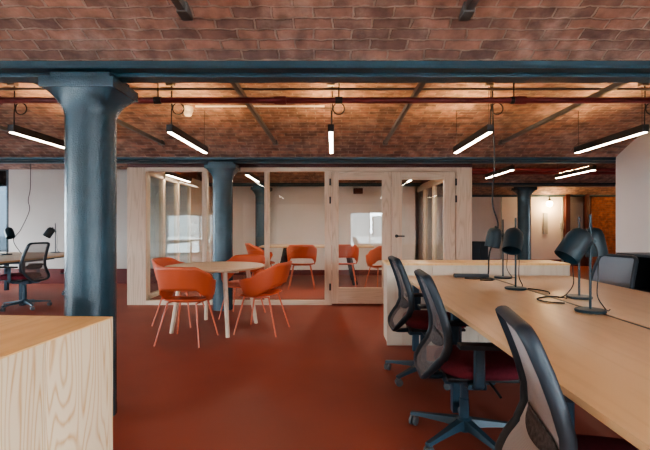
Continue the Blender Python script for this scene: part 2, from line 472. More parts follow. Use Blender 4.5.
# ------------------------------------------------------------------ columns
def column(x, y, label, first=[None]):
    if first[0] is None:
        t = thing('iron_column', label, 'column', (x, y, 0), 0, 'blue cast iron columns', 'thing')
        bm = bm_new()
        lathe(bm, [(0.153, 0), (0.153, 0.06), (0.151, 0.08), (0.150, 1.0), (0.150, 1.9), (0.150, 1.97), (0.1515, 1.985), (0.150, 2.0), (0.150, 2.02)], 40, cap0=True)
        obj('shaft', bm, 'paint', t, angle=50)
        bm = bm_new()
        # flared bell turning from round to square
        n = 48; prof = [(0.0, 1.97), (0.06, 2.0), (0.18, 2.03), (0.40, 2.066), (0.68, 2.098), (1.0, 2.126)]
        rings = []
        for f, z in prof:
            ring = []
            for q in range(n):
                a = 2*PI*q/n; c, s = math.cos(a), math.sin(a)
                m = max(abs(c)/0.225, abs(s)/0.165)
                sq = 1/m
                r = 0.150*(1-f)+sq*f
                ring.append(bm.verts.new((r*c, r*s, z)))
            rings.append(ring)
        for A, B in zip(rings, rings[1:]):
            for q in range(n): bm.faces.new((A[q], A[(q+1) % n], B[(q+1) % n], B[q]))
        obj('capital', bm, 'paint', t, angle=50)
        bm = bm_new(); box(bm, -0.233, 0.233, -0.17, 0.17, 2.124, 2.19, 0.005); box(bm, -0.19, 0.19, -0.13, 0.13, 2.185, 2.232, 0.004)
        obj('abacus', bm, 'paint', t)
        first[0] = t
        return t
    return dup(first[0], (x, y, 0), 0, label)
column(-1.60, 2.78, 'thick blue grey iron column standing behind the plywood counter')
column(-1.68, 6.40, 'bright blue iron column in front of the glazed partition, by round table')
column(-1.70, 10.02, 'blue iron column inside the glazed meeting room')
column(4.56, 10.02, 'dark blue iron column at the far right before the lamplit wall')

# ------------------------------------------------------------------ tie rods, pipes
def rod(x, a, b, label):
    bm = bm_new(); z = 2.43
    box(bm, x-0.021, x+0.021, a, b, z-0.021, z+0.021, 0.005)
    for y, s in ((a, 1), (b, -1)):
        box(bm, x-0.03, x+0.03, min(y, y+s*0.10), max(y, y+s*0.10), z-0.03, z+0.03, 0.008)
    tag(obj('tie_rod', bm, 'rod'), label, 'rod', 'iron tie rods under the brick vaults')
for x, l in ((-0.81, 'thick grey tie rod in the nearest vault, on the left'), (0.73, 'thick grey tie rod in the nearest vault, right of centre')):
    rod(x, -0.42, 2.345, l)
for x, l in ((-2.4, 'grey tie rod in the second vault, just right of the thick column'),
             (-0.81, 'grey tie rod running to the brick between the two middle pendant lights'),
             (0.73, 'grey tie rod in the second vault, right of the pendant over the door'),
             (2.36, 'long grey tie rod in the second vault between the right pendants'),
             (-3.95, 'grey tie rod behind the leftmost pendant light')):
    rod(x, 3.25, 5.93, l)

def pipe(name, y, z, r, x0, x1, mat, label, cat='pipe', collars=(), group=None):
    bm = bm_new()
    tube(bm, [(x0, y, z), (x1, y, z)], r, 14)
    for c in collars: tube(bm, [(c-0.05, y, z), (c+0.05, y, z)], r*1.35, 14)
    t = tag(obj(name, bm, mat), label, cat, group)
    return t
P1 = pipe('sprinkler_pipe', 3.60, 2.335, 0.026, XL, XRW, 'red_pipe', 'maroon sprinkler pipe running the full width just behind the nearest beam', collars=(-2.9, -0.45, 1.6, 3.0))
for x in (-3.0, -1.5, 0.05, 1.55, 3.0):
    bm = bm_new(); zz = vault_h(3.6)
    tube(bm, [(x, 3.6, 2.36), (x, 3.6, zz)], 0.006, 8); tube(bm, [(x-0.03, 3.6, 2.335), (x+0.03, 3.6, 2.335)], 0.031, 12)
    obj('pipe_hanger', bm, 'wire', P1)
pipe('conduit', 3.90, 2.53, 0.012, XL, XRW, 'steel', 'thin grey steel conduit above the maroon sprinkler pipe', cat='conduit', collars=(-3, -1.55, 0, 1.5, 2.95))
P2 = pipe('sprinkler_pipe', 7.0, 2.40, 0.03, XL, XR, 'red_pipe', 'maroon sprinkler pipe just behind the second blue beam', collars=(-4.6, 2.7, 4.0))
pipe('sprinkler_pipe', 8.58, 2.42, 0.035, 2.3, XR, 'red_pipe', 'middle maroon pipe crossing the far vault beyond the partition', collars=(3.2, 5.0))
pipe('sprinkler_pipe', 8.95, 2.40, 0.035, 2.3, XR, 'red_pipe', 'rear maroon pipe crossing the far vault beyond the partition', collars=(3.8, 5.6))
pipe('conduit', 9.72, 2.20, 0.022, 2.3, 7.0, 'steel', 'pale conduit slung before the farthest blue beam', cat='conduit')

# white smoke detector on the vault, with a short white conduit
y = 5.0; z = vault_h(y); xd = (188-333)/(420/y)
t = thing('smoke_detector', 'small white smoke detector on the brick vault right of the left pendant', 'smoke detector', (xd, y, z))
bm = bm_new(); lathe(bm, [(0.0, -0.105), (0.03, -0.105), (0.045, -0.09), (0.05, -0.06), (0.035, -0.05)], 20); obj('sensor', bm, 'whiteplastic', t)
bm = bm_new(); lathe(bm, [(0.0, -0.055), (0.055, -0.055), (0.06, -0.04), (0.06, 0.02)], 20); obj('mounting_base', bm, 'whiteplastic', t)
for (xa, xb, yy, l) in ((-1.62, -0.1, 4.95, 'short pale conduit on the brick beside the smoke detector'), (0.95, 2.45, 4.75, 'short pale conduit on the brick behind the maroon pipe, right half')):
    bm = bm_new(); zz = vault_h(yy)-0.008
    tube(bm, [(xa, yy, zz), (xb, yy, zz)], 0.011, 8)
    tag(obj('conduit', bm, 'whiteplastic'), l, 'conduit')

# ------------------------------------------------------------------ pendant lights
def pendant(x, y0, y1, zb, label, first=[None], rot=0.0):
    Lh = (y1-y0)/2
    if first[0] is None or abs(first[0]['len']-Lh) > 1e-6:
        t = thing('pendant_light', label, 'light', (x, (y0+y1)/2, zb), rot, 'black linear pendant lights'); t['len'] = Lh
        bm = bm_new(); box(bm, -0.030, 0.030, -Lh, Lh, 0.006, 0.078, 0.003); obj('housing', bm, 'bronze', t)
        bm = bm_new(); box(bm, -0.018, 0.018, -Lh+0.006, Lh-0.006, 0.0, 0.008); obj('diffuser', bm, 'down', t)
        bm = bm_new(); box(bm, -0.018, 0.018, -Lh+0.12, Lh-0.12, 0.077, 0.081); obj('uplight', bm, 'up', t)
        top = vault_h((y0+y1)/2)-zb
        for s in (-1, 1):
            zt = vault_h((y0+y1)/2+s*(Lh-0.05))-zb
            bm = bm_new(); tube(bm, [(0, s*(Lh-0.05), 0.078), (0, s*(Lh-0.05), zt)], 0.0022, 6); obj('suspension_wire', bm, 'wire', t)
        zt = vault_h(y0+0.02)-zb
        a = -Lh+0.03
        pts = [(0.008, a, 0.078), (0.01, a, 0.16), (0.012, a, 0.22)]
        for q in range(0, 11):
            an = PI+2*PI*q/10
            pts.append((0.075+0.055*math.cos(an), a, 0.235+0.055*math.sin(an)))
        pts += [(0.015, a, 0.30), (0.012, a, zt)]
        bm = bm_new(); tube(bm, smooth_path(pts, 4), 0.0055, 6); obj('flex', bm, 'wire', t)
        bm = bm_new(); box(bm, -0.035, 0.035, a-0.03, a+0.03, zt-0.05, zt, 0.004); obj('junction_box', bm, 'steel', t)
        first[0] = t
        return t
    return dup(first[0], (x, (y0+y1)/2, zb), rot, label)
ZL = 2.15
for x, l in ((-3.07, 'pendant light at far left, partly behind the thick column'), (-1.56, 'pendant light over the orange chairs, left of centre'),
             (-0.02, 'pendant light seen end on above the partition door'), (1.50, 'pendant light right of centre with a flex dropping to the desk'),
             (2.98, 'pendant light at far right before the grey wall')):
    pendant(x, 4.0, 5.15, ZL, 'black linear '+l)
for x, l in ((-3.0+0.12, 'pendant inside the meeting room at its left side'), (-1.5, 'pendant inside the meeting room right of the blue column'), (0.0, 'pendant inside the meeting room behind the left door leaf'),
             (1.5, 'pendant inside the meeting room behind the right door leaf'), (2.85, 'pendant in the far vault just right of the partition'), (4.15, 'pendant in the far vault above the dark blue column')):
    dy = 0.30 if x < 2.3 else -0.32
    pendant(x, 6.98+dy, 8.13+dy, ZL, 'distant black linear '+l)

for x, l in ((-3.07, 'over the plywood counter, first from the left'), (-1.56, 'second from the left'), (-0.02, 'middle one'), (1.50, 'over the near end of the long desk'), (2.98, 'first from the right wall')):  # row above the view, added as extra light for the near bay
    pendant(x, 0.30, 1.45, ZL, 'unseen black linear pendant light added to brighten the nearest vault, '+l)

for x, e in ((-2.88, 3), (-1.5, 18), (0.0, 18), (1.5, 16), (2.85, 10), (4.15, 10)):
    ld = bpy.data.lights.new('pendant downlight', 'AREA'); ld.shape = 'RECTANGLE'; ld.size = 0.05; ld.size_y = 1.1; ld.energy = e; ld.color = (1, 0.86, 0.72)
    lo = bpy.data.objects.new('pendant_downlight', ld); C.objects.link(lo); lo.location = (x, 7.855 if x < 2.3 else 7.235, ZL-0.004)

# ------------------------------------------------------------------ glazed timber partition
YP, YQ = 6.73, 6.83
part = thing('wall_partition', 'pale timber and glass partition of the meeting room', None); part['kind'] = 'structure'
def pbox(name, x0, x1, z0, z1, mat='timber', y0=YP, y1=YQ, parent=part, bev=0.003):
    bm = bm_new(); box(bm, x0, x1, y0, y1, z0, z1, bev); return obj(name, bm, mat, parent)
pbox('timber_panel', -3.30, -3.0, 0, 2.205); pbox('timber_panel', 1.975, 2.228, 0, 2.205)
pbox('post', -2.10, -2.02, 0.07, 2.14); pbox('post', -1.10, -1.026, 0.07, 2.14); pbox('post', -0.135, -0.022, 0.0, 2.14)
pbox('top_rail', -3.0, 1.975, 2.14, 2.205, 'timber_h'); pbox('bottom_rail', -3.0, -0.135, 0.0, 0.07, 'timber_h')
for a, b in ((-3.0, -2.10), (-2.02, -1.10), (-1.026, -0.135)):
    pbox('glass_pane', a, b, 0.07, 2.14, 'glass', 6.775, 6.783, bev=0)
# maroon filler between the partition top and the brick
bm = bm_new(); box(bm, -3.30, 2.228, 6.735, 6.82, 2.205, 2.62); struct('trim_1', bm, 'red_frame', 'maroon infill strip above the timber partition', smooth=False)
# doors
def door(name, label, x0, x1, gx0, gx1, hinge_x, hinge_h, handle=None):
    t = thing(name, label, None); t['kind'] = 'structure'
    y0, y1 = YP+0.012, YQ-0.02
    f = lambda n, a, b, c, d, m='timber': pbox(n, a, b, c, d, m, y0, y1, t)
    f('stile', x0, gx0, 0.02, 2.135); f('stile', gx1, x1, 0.02, 2.135)
    f('top_rail', gx0, gx1, 2.01, 2.135, 'timber_h'); f('bottom_rail', gx0, gx1, 0.02, 0.272, 'timber_h')
    pbox('glass_pane', gx0, gx1, 0.272, 2.01, 'glass', 6.775, 6.783, t, bev=0)
    for h in hinge_h:
        bm = bm_new(); tube(bm, [(hinge_x, YP-0.004, h-0.055), (hinge_x, YP-0.004, h+0.055)], 0.014, 10); obj('hinge', bm, 'black', t)
    if handle:
        hx = handle
        bm = bm_new(); lathe(bm, [(0.0, 0), (0.026, 0), (0.026, 0.01), (0.0, 0.01)], 20, (hx, YP+0.006, 1.105), Matrix.Rotation(R(90), 4, 'X'))
        tube(bm, [(hx, YP+0.01, 1.105), (hx, YP-0.045, 1.105), (hx+0.12, YP-0.05, 1.105)], 0.011, 10)
        obj('handle', bm, 'black', t)
    return t
door('door_1', 'left leaf of the timber double door, full glass with deep bottom rail', -0.018, 0.938, 0.09, 0.79, -0.045, (1.97, 1.68, 0.29))
door('door_2', 'right leaf of the timber double door with black lever handle', 0.948, 1.965, 1.106, 1.785, 1.972, (1.97, 1.70, 0.29), 1.02)
# side partitions of the meeting room
for name, X, segs, lab in (('wall_side', -3.05, (6.83, 7.45, 8.15, 8.9), 'left glazed timber side of the meeting room'), ('wall_glazed', 2.10, (6.83, 7.75, 8.65, 9.5, 10.3), 'right glazed timber side of the meeting room')):
    t = thing(name, lab, None); t['kind'] = 'structure'
    bm = bm_new(); tim = bm
    for yy in segs: box(tim, X-0.04, X+0.04, yy-0.0, yy+0.09, 0.0, 2.2, 0.003)
    obj('posts', tim, 'timber', t)
    bm = bm_new(); box(bm, X-0.04, X+0.04, segs[0], segs[-1]+.09, 2.1, 2.24, 0.003); obj('top_rail', bm, 'timber_h', t)
    bm = bm_new(); box(bm, X-0.04, X+0.04, segs[0], segs[-1]+.09, 0.0, 0.14, 0.003); obj('bottom_rail', bm, 'timber_h', t)
    for a, b in zip(segs, segs[1:]):
        bm = bm_new(); box(bm, X-0.004, X+0.004, a+0.09, b, 0.14, 2.1); obj('glass_pane', bm, 'glass', t, smooth=False)
    bm = bm_new(); box(bm, X-0.03, X+0.03, segs[0], 10.3, 2.24, 2.72); obj('infill', bm, 'red_frame', t, smooth=False)
    if X < 0:
        bm = bm_new(); box(bm, X-0.03, X+0.04, 8.99, 10.3, 0.0, 2.3); obj('timber_panel', bm, 'timber', t, smooth=False)
# maroon box high on the meeting room wall
bm = bm_new(); box(bm, 0.50, 0.72, 10.14, 10.30, 2.06, 2.19, 0.01); box(bm, 0.54, 0.68, 10.12, 10.15, 2.08, 2.17, 0.005)
tag(obj('wall_fixture', bm, 'red_frame'), 'small maroon box high on the meeting room back wall', 'fixture')

# ------------------------------------------------------------------ far right doorway, wall lamp
t = thing('door_3', 'dark maroon framed glazed door at the far right', None); t['kind'] = 'structure'
yD = 13.45
sD = 420/yD
bm = bm_new(); x0, x1 = (566-333)/sD, (589-333)/sD; zt = 1.25+(227-190)/sD
box(bm, x0, x0+0.14, yD, yD+0.15, 0, zt, 0.004); box(bm, x1-0.10, x1+0.02, yD, yD+0.15, 0, zt, 0.004); box(bm, x0, x1, yD, yD+0.15, zt-0.12, zt, 0.004); box(bm, x0, x1, yD+0.02, yD+0.12, 0.0, 0.55, 0.004)
box(bm, x1, XR, yD, yD+0.15, zt-0.09, zt+0.02, 0.004)
obj('door_frame', bm, 'red_frame', t)
bm = bm_new(); box(bm, x0+0.14, x1-0.1, yD+0.06, yD+0.07, 0.55, zt-0.12); obj('glass_pane', bm, 'glass', t, smooth=False)
yW = 13.64; sW = 420/yW
t = thing('wall_lamp', 'glowing wall lamp on a short bracket beside the maroon door', 'lamp', ((547-333)/sW, yW, 1.25+(227-203)/sW))
bm = bm_new(); lathe(bm, [(0.0, -0.13), (0.065, -0.11), (0.09, -0.04), (0.085, 0.02), (0.05, 0.05)], 20, (0, -0.16, 0)); obj('bulb', bm, 'bulb', t)
bm = bm_new(); lathe(bm, [(0.05, 0.04), (0.055, 0.07), (0.03, 0.12), (0.0, 0.125)], 20, (0, -0.16, 0)); tube(bm, smooth_path([(0, -0.16, 0.12), (0, -0.15, 0.19), (0.1, -0.10, 0.21), (0.5, -0.03, 0.21)]), 0.016, 8); obj('bracket', bm, 'black', t)
pl = bpy.data.lights.new('wall lamp light', 'POINT'); pl.energy = 45; pl.color = (1, 0.66, 0.32); pl.shadow_soft_size = 0.06
po = bpy.data.objects.new('wall_lamp_light', pl); C.objects.link(po); po.location = (t.location.x, yW-0.30, t.location.z-0.1)
# warm lamp behind the doorway lighting the brick
pl = bpy.data.lights.new('brick light', 'POINT'); pl.energy = 26; pl.color = (1, 0.58, 0.26); pl.shadow_soft_size = 0.08
po = bpy.data.objects.new('brick_light', pl); C.objects.link(po); po.location = (9.2, 12.4, 2.1)
bm = bm_new(); x = (545-333)/sW; box(bm, x-0.07, x+0.07, yW-0.04, yW, 1.25+(227-234)/sW, 1.25+(227-213)/sW, 0.006)
tag(obj('wall_panel', bm, 'pale'), 'narrow grey panel on the lit wall under the wall lamp', 'panel')
bm = bm_new(); x = (562-333)/sW; tube(bm, [(x, yW-0.03, 0.0), (x, yW-0.03, 2.55)], 0.035, 10); box(bm, x-0.07, x+0.07, yW-0.08, yW, 1.25+(227-229)/sW, 1.25+(227-223)/sW, 0.004)
tag(obj('conduit', bm, 'pale'), 'vertical grey conduit with box on the lit wall by the maroon door', 'conduit')
bm = bm_new(); x = (501-333)/sW; tube(bm, [(x, yW-0.03, 0.0), (x, yW-0.03, 2.25), (x+0.25, yW-0.03, 2.32)], 0.022, 10)
tag(obj('conduit', bm, 'pale'), 'vertical grey conduit on the far wall left of the dark blue column', 'conduit')

# ------------------------------------------------------------------ plywood counter on the left
t = thing('plywood_counter', 'plywood counter with orange toned top in the lower left foreground', 'cabinet', (-0.859, 1.64, 0), R(-3.5))
xf, ye = 0.0, 0.0
bm = bm_new(); box(bm, -2.4, xf, -2.8, ye, 0.895, 0.90, 0.0008); obj('worktop', bm, 'ply_top', t)
bm = bm_new(); box(bm, -2.4, xf-0.03, -2.8, ye-0.03, 0.0, 0.895); obj('carcass', bm, 'ply_edge', t, smooth=False)
for a, b in ((-0.352, ye), (-1.03, -0.354), (-1.71, -1.032), (-2.8, -1.712)):
    bm = bm_new(); box(bm, xf-0.03, xf, a, b, 0.0, 0.8948, 0.001); obj('side_panel', bm, 'ply', t)
bm = bm_new(); box(bm, -2.4, xf-0.03, ye-0.03, ye, 0.0, 0.8948, 0.001); obj('end_panel', bm, 'ply', t)

# low plywood cabinet at the end of the bench desk
t = thing('low_cabinet', 'low pale plywood cabinet closing the far end of the long desk', 'cabinet')
bm = bm_new(); box(bm, 0.57, 2.50, 4.42, 4.86, 0.845, 0.868, 0.002); obj('worktop', bm, 'ply_top', t)
bm = bm_new(); box(bm, 0.585, 2.485, 4.455, 4.85, 0.0, 0.845); obj('carcass', bm, 'white_ply', t, smooth=False)
for a, b in ((0.57, 1.05), (1.053, 1.533), (1.536, 2.016), (2.019, 2.50)):
    bm = bm_new(); box(bm, a, b, 4.43, 4.455, 0.0, 0.843, 0.001); obj('front_panel', bm, 'white_ply', t)

# ------------------------------------------------------------------ long bench desk
def bench(name, label, xa, xs, xb, y0, y1, legs):
    t = thing(name, label, 'desk')
    for a, b in ((xa, xs-0.016), (xs+0.016, xb)):
        bm = bm_new(); box(bm, a, b, y0, y1, 0.715, 0.74, 0.002); obj('tabletop', bm, 'desk', t)
    bm = bm_new(); box(bm, xs-0.06, xs+0.06, y0+0.05, y1-0.05, 0.60, 0.61); box(bm, xs-0.06, xs-0.05, y0+0.05, y1-0.05, 0.61, 0.69); box(bm, xs+0.05, xs+0.06, y0+0.05, y1-0.05, 0.61, 0.69)
    cv = bm_new(); box(cv, xs-0.0155, xs+0.0155, y0+0.01, y1-0.01, 0.69, 0.737); obj('gap_shade', cv, 'black', t, smooth=False)  # black strip filling the gap, standing in for the shade inside it
    obj('cable_tray', bm, 'base', t, smooth=False)
    for yy in legs:
        bm = bm_new()
        for x in (xa+0.10, xb-0.10): box(bm, x-0.03, x+0.03, yy-0.03, yy+0.03, 0.0, 0.715, 0.003)
        box(bm, xa+0.07, xb-0.07, yy-0.025, yy+0.025, 0.66, 0.714, 0.003)
        obj('leg_frame', bm, 'base', t)
    bm = bm_new()
    for x in (xa+0.25, xb-0.25): box(bm, x-0.02, x+0.02, y0+0.1, y1-0.1, 0.675, 0.714, 0.002)
    obj('under_beam', bm, 'base', t)
    return t
bench('bench_desk', 'long pale birch bench desk on the right with a dark centre gap', 0.735, 1.59, 2.46, 0.25, 4.425, (0.7, 2.85, 4.25))
bench('bench_desk', 'birch bench desk at far left behind the thick column', -6.55, -5.70, -4.86, 4.7, 8.55, (5.0, 6.7, 8.3))

# ------------------------------------------------------------------ desk lamps
def desk_lamp(x, y, heading, label, tilt=-32, first={}, z=0.74):
    if tilt not in first:
        t = thing('desk_lamp', label, 'lamp', (x, y, z), heading, 'dark teal desk lamps')
        bm = bm_new(); lathe(bm, [(0, 0), (0.082, 0), (0.085, 0.004), (0.085, 0.012), (0.08, 0.016), (0.012, 0.018), (0.0, 0.018)], 40); obj('base', bm, 'lamp', t)
        bm = bm_new(); tube(bm, [(0, 0, 0.016), (0, 0, 0.585)], 0.0075, 12); obj('pole', bm, 'lamp', t)
        # cloche shade swung out along +x, opening tipped down and out
        M4 = Matrix.Translation((0.100, 0, 0.405)) @ Matrix.Rotation(R(tilt), 4, 'Y')
        bm = bm_new()
        out = [(0.072, -0.098), (0.0725, 0.0), (0.071, 0.042), (0.063, 0.072), (0.047, 0.090), (0.022, 0.0985), (0.0, 0.1)]
        inn = [(0.069, -0.098), (0.0695, 0.0), (0.067, 0.042), (0.059, 0.069), (0.043, 0.086), (0.0, 0.095)]
        lathe(bm, inn[::-1]+out, 36, mat=M4); sh = obj('lamp_shade', bm, 'lamp', t, angle=50)
        bm = bm_new(); lathe(bm, [(0.0, 0.098), (0.012, 0.098), (0.012, 0.114), (0.0, 0.116)], 14, mat=M4); obj('switch', bm, 'lamp', sh)
        bm = bm_new(); lathe(bm, [(0.0, -0.05), (0.02, -0.045), (0.026, -0.02), (0.02, 0.01), (0.013, 0.03), (0.0, 0.03)], 16, mat=M4); obj('bulb', bm, 'whiteplastic', sh)
        bm = bm_new(); tube(bm, [(-0.022, 0, 0.425), (0.04, 0, 0.42)], 0.011, 12); tube(bm, [(0, -0.014, 0.425), (0, 0.030, 0.425)], 0.013, 12); obj('clamp', bm, 'lamp', t)
        bm = bm_new(); tube(bm, smooth_path([(0.02, 0.01, 0.48), (-0.03, 0.02, 0.36), (-0.035, 0.02, 0.22), (-0.03, 0.02, 0.10), (-0.06, 0.04, 0.03), (-0.10, 0.02, 0.006), (-0.15, -0.02, 0.005)]), 0.0035, 6); obj('cord', bm, 'wire', t)
        first[tilt] = t
        return t
    return dup(first[tilt], (x, y, z), heading, label)
desk_lamp(1.550, 2.53, R(188), 'nearest dark teal desk lamp, its dome shade turned to the left', -38)
desk_lamp(1.77, 3.02, R(-5), 'dark teal desk lamp just behind the nearest one, shade turned right', -12)
desk_lamp(1.50, 3.45, R(235), 'dark teal desk lamp near the far end, shade tipped toward the left desk edge')
desk_lamp(1.70, 4.20, R(190), 'farthest dark teal desk lamp beside the low plywood cabinet', -12)
desk_lamp(-6.02, 7.75, R(-30), 'left one of the two desk lamps on the far left desk')
desk_lamp(-5.52, 8.35, R(200), 'right one of the two desk lamps on the far left desk')

def cable(name, pts, r, label, cat='cable', mat='wire'):
    bm = bm_new(); tube(bm, smooth_path(pts, 8), r, 7); return tag(obj(name, bm, mat), label, cat)
cable('power_cable', [(1.66, 2.98, 0.7445), (1.60, 3.06, 0.7445), (1.50, 3.02, 0.7445), (1.43, 2.94, 0.7445), (1.45, 2.84, 0.7445), (1.54, 2.79, 0.7445)], 0.0045, 'loose black cable curling across the desk beside the second lamp')
cable('power_cable', [(1.60, 3.45, 0.7445), (1.655, 3.38, 0.7445), (1.68, 3.28, 0.7445), (1.64, 3.18, 0.7445)], 0.0045, 'short black cable curling on the desk right of the third lamp')
cable('power_cable', [(1.30, 4.14, 0.746), (1.38, 4.08, 0.746), (1.48, 4.13, 0.746), (1.55, 4.06, 0.746), (1.50, 3.98, 0.746), (1.40, 4.0, 0.746)], 0.006, 'tangle of black cable at the far end of the desk gap')
t = thing('power_strip', 'flat black power strip lying on the far end of the desk', 'power strip', (1.40, 4.26, 0.74), R(-4))
bm = bm_new(); box(bm, -0.17, 0.17, -0.035, 0.035, 0.0, 0.035, 0.006); obj('casing', bm, 'black', t)
for q in range(3):
    bm = bm_new(); lathe(bm, [(0.0, 0.036), (0.016, 0.036), (0.02, 0.0345)], 16, (-0.1+0.1*q, 0, 0)); obj('socket', bm, 'castergrey', t)
zc = vault_h(4.25)
cable('hanging_flex', [(1.60, 4.22, zc), (1.60, 4.2, 2.3), (1.615, 4.2, 1.9), (1.595, 4.2, 1.5), (1.65, 4.2, 1.25), (1.575, 4.22, 1.0), (1.570, 4.24, 0.80), (1.575, 4.28, 0.745)], 0.008, 'black flex hanging from the vault down to the far end of the right desk', 'flex')
cable('hanging_flex', [(-5.62, 7.8, vault_h(7.8)), (-5.62, 7.8, 2.0), (-5.66, 7.8, 1.75), (-5.64, 7.8, 1.55), (-5.8, 7.8, 1.2), (-5.92, 7.78, 1.0), (-5.78, 7.8, 0.745)], 0.006, 'black flex hanging down to the lamps of the far left desk', 'flex')

# ------------------------------------------------------------------ office chair
def bx_profile(h):
    pts = [(0.375, -0.225), (0.395, -0.252), (0.43, -0.252), (0.48, -0.218), (0.54, -0.168), (0.61, -0.140), (0.69, -0.146), (0.80, -0.178), (0.90, -0.216), (0.99, -0.256)]
    if h <= pts[0][0]: return pts[0][1]
    for (h0, x0), (h1, x1) in zip(pts, pts[1:]):
        if h <= h1:
            t = (h-h0)/(h1-h0); return x0+(x1-x0)*t
    return pts[-1][1]
def hw(h):                                   # half width of the backrest loop at height h
    if h < 0.52: return 0.215
    return 0.23-0.035*max(0, (h-0.6))/0.4
def make_chair(label, netmat, sx=0):
    t = thing('office_chair', label, 'chair', (0, 0, 0), 0, 'task chairs with net backs and maroon seats')
    # loop
    loop = []
    top, bot, rt, rb = 0.972, 0.40, 0.05, 0.13
    def arc(cy, cz, r, a0, a1, n=6):
        return [(cy+r*math.cos(a0+(a1-a0)*k/n), cz+r*math.sin(a0+(a1-a0)*k/n)) for k in range(n+1)]
    Wt, Wb = hw(0.97), 0.215
    o = arc(Wt-rt, top-rt, rt, 0, PI/2)+arc(-Wt+rt, top-rt, rt, PI/2, PI)
    o += [(-hw(h), h) for h in (0.85, 0.76, 0.68, 0.6, 0.54)]
    o += arc(-Wb+rb, bot+rb, rb, PI, 1.5*PI)+arc(Wb-rb, bot+rb, rb, 1.5*PI, 2*PI)
    o += [(hw(h), h) for h in (0.54, 0.6, 0.68, 0.76, 0.85)]
    bm = bm_new(); tube(bm, [(bx_profile(z), y, z) for y, z in o], 0.014, 10, closed=True, r2=0.025, up=(1, 0, 0.2))
    bf = obj('back_frame', bm, 'frame', t, angle=60)
    bm = bm_new()
    def f(u, v):
        z = bot+0.01+(top-bot-0.02)*v
        w = hw(z)
        if z > top-rt: w = Wt-rt+math.sqrt(max(0, rt*rt-(z-top+rt)**2))
        if z < bot+rb: w = Wb-rb+math.sqrt(max(0, rb*rb-(bot+rb-z)**2))
        y = (2*u-1)*w
        return Vector((bx_profile(z)-0.018*(1-(2*u-1)**2), y, z))
    grid(bm, f, 10, 22); obj('back_net', bm, netmat, t)
    bm = bm_new()
    def g(u, v):
        a = (2*u-1); z = 0.61+(0.036*math.sqrt(max(0, 1-a*a))+0.006)*(2*v-1)
        return Vector((bx_profile(z)-0.012-0.018*(1-a*a), a*0.165, z))
    grid(bm, g, 16, 6); obj('lumbar_pad', bm, 'lumbar', t, solid=0.005)
    # spine under the seat
    bm = bm_new(); tube(bm, smooth_path([(-0.245, 0, 0.40), (-0.22, 0, 0.375), (-0.12, 0, 0.375), (0.0, 0, 0.385)]), 0.035, 10, r2=0.018, up=(0, 0, 1)); obj('back_bar', bm, 'base', t)
    # seat
    bm = bm_new()
    def seat_pt(a, k):
        n = 3.2; c, s = math.cos(a), math.sin(a)
        r = (abs(c/0.245)**n+abs(s/0.245)**n)**(-1/n)
        return r*c*k, r*s*k
    prof = [(0.0, 0.0), (0.5, 0.003), (0.8, 0.0), (0.93, -0.008), (0.99, -0.026), (1.0, -0.048), (0.97, -0.068), (0.90, -0.075), (0.0, -0.075)]
    seg = 40; rings = []
    for k, z in prof:
        ring = []
        for q in range(seg):
            x, y = seat_pt(2*PI*q/seg, max(k, 1e-3)); zz = z-(0.03*max(0, (x-0.10)/0.145)**2 if z > -0.05 else 0)
            ring.append(bm.verts.new((x+0.085, y, 0.500+zz)))
        rings.append(ring)
    for A, B in zip(rings, rings[1:]):
        for q in range(seg): bm.faces.new((A[q], A[(q+1) % seg], B[(q+1) % seg], B[q]))
    obj('seat', bm, 'maroon', t, angle=60)
    bm = bm_new(); box(bm, -0.14, 0.29, -0.21, 0.21, 0.408, 0.428, 0.008); obj('seat_pan', bm, 'black', t)
    bm = bm_new(); box(bm, -0.13, 0.16, -0.075, 0.075, 0.345, 0.408, 0.015); box(bm, -0.04, 0.06, -0.235, 0.235, 0.375, 0.405, 0.008); obj('mechanism', bm, 'base', t)
    bm = bm_new(); tube(bm, smooth_path([(0.1, -0.07, 0.385), (0.11, -0.19, 0.375), (0.12, -0.27, 0.355)]), 0.007, 8); obj('lever', bm, 'black', t)
    for s in (-1, 1):
        bm = bm_new(); tube(bm, smooth_path([(0.01, s*0.20, 0.39), (0.01, s*0.255, 0.40), (0.01, s*0.268, 0.44), (0.01, s*0.268, 0.61)]), 0.031, 8, r2=0.014, up=(0, 1, 0.001)); a = obj('armrest', bm, 'base', t)
        bm = bm_new(); box(bm, -0.10, 0.15, s*0.268-0.04, s*0.268+0.04, 0.608, 0.634, 0.011); obj('arm_pad', bm, 'black', a)
    bm = bm_new(); lathe(bm, [(0.028, 0.10), (0.028, 0.24), (0.024, 0.245), (0.024, 0.36)], 18); lathe(bm, [(0.0, 0.05), (0.03, 0.05), (0.045, 0.075), (0.045, 0.125), (0.03, 0.135)], 20); obj('gas_column', bm, 'base', t)
    bm = bm_new()
    for k in range(5):
        a = 2*PI*k/5+0.09
        d = Vector((math.cos(a), math.sin(a), 0)); n = Vector((-d.y, d.x, 0))
        secs = [(0.03, 0.032, 0.075, 0.125), (0.12, 0.026, 0.076, 0.112), (0.24, 0.021, 0.072, 0.094), (0.335, 0.019, 0.066, 0.082)]
        rr = []
        for r, w, z0, z1 in secs:
            rr.append([bm.verts.new(d*r+n*w+Vector((0, 0, z0))), bm.verts.new(d*r-n*w+Vector((0, 0, z0))), bm.verts.new(d*r-n*w*0.7+Vector((0, 0, z1))), bm.verts.new(d*r+n*w*0.7+Vector((0, 0, z1)))])
        for A, B in zip(rr, rr[1:]):
            for q in range(4): bm.faces.new((A[q], A[(q+1) % 4], B[(q+1) % 4], B[q]))
        bm.faces.new(rr[0]); bm.faces.new(rr[-1][::-1])
    base = obj('base', bm, 'base', t, angle=50)
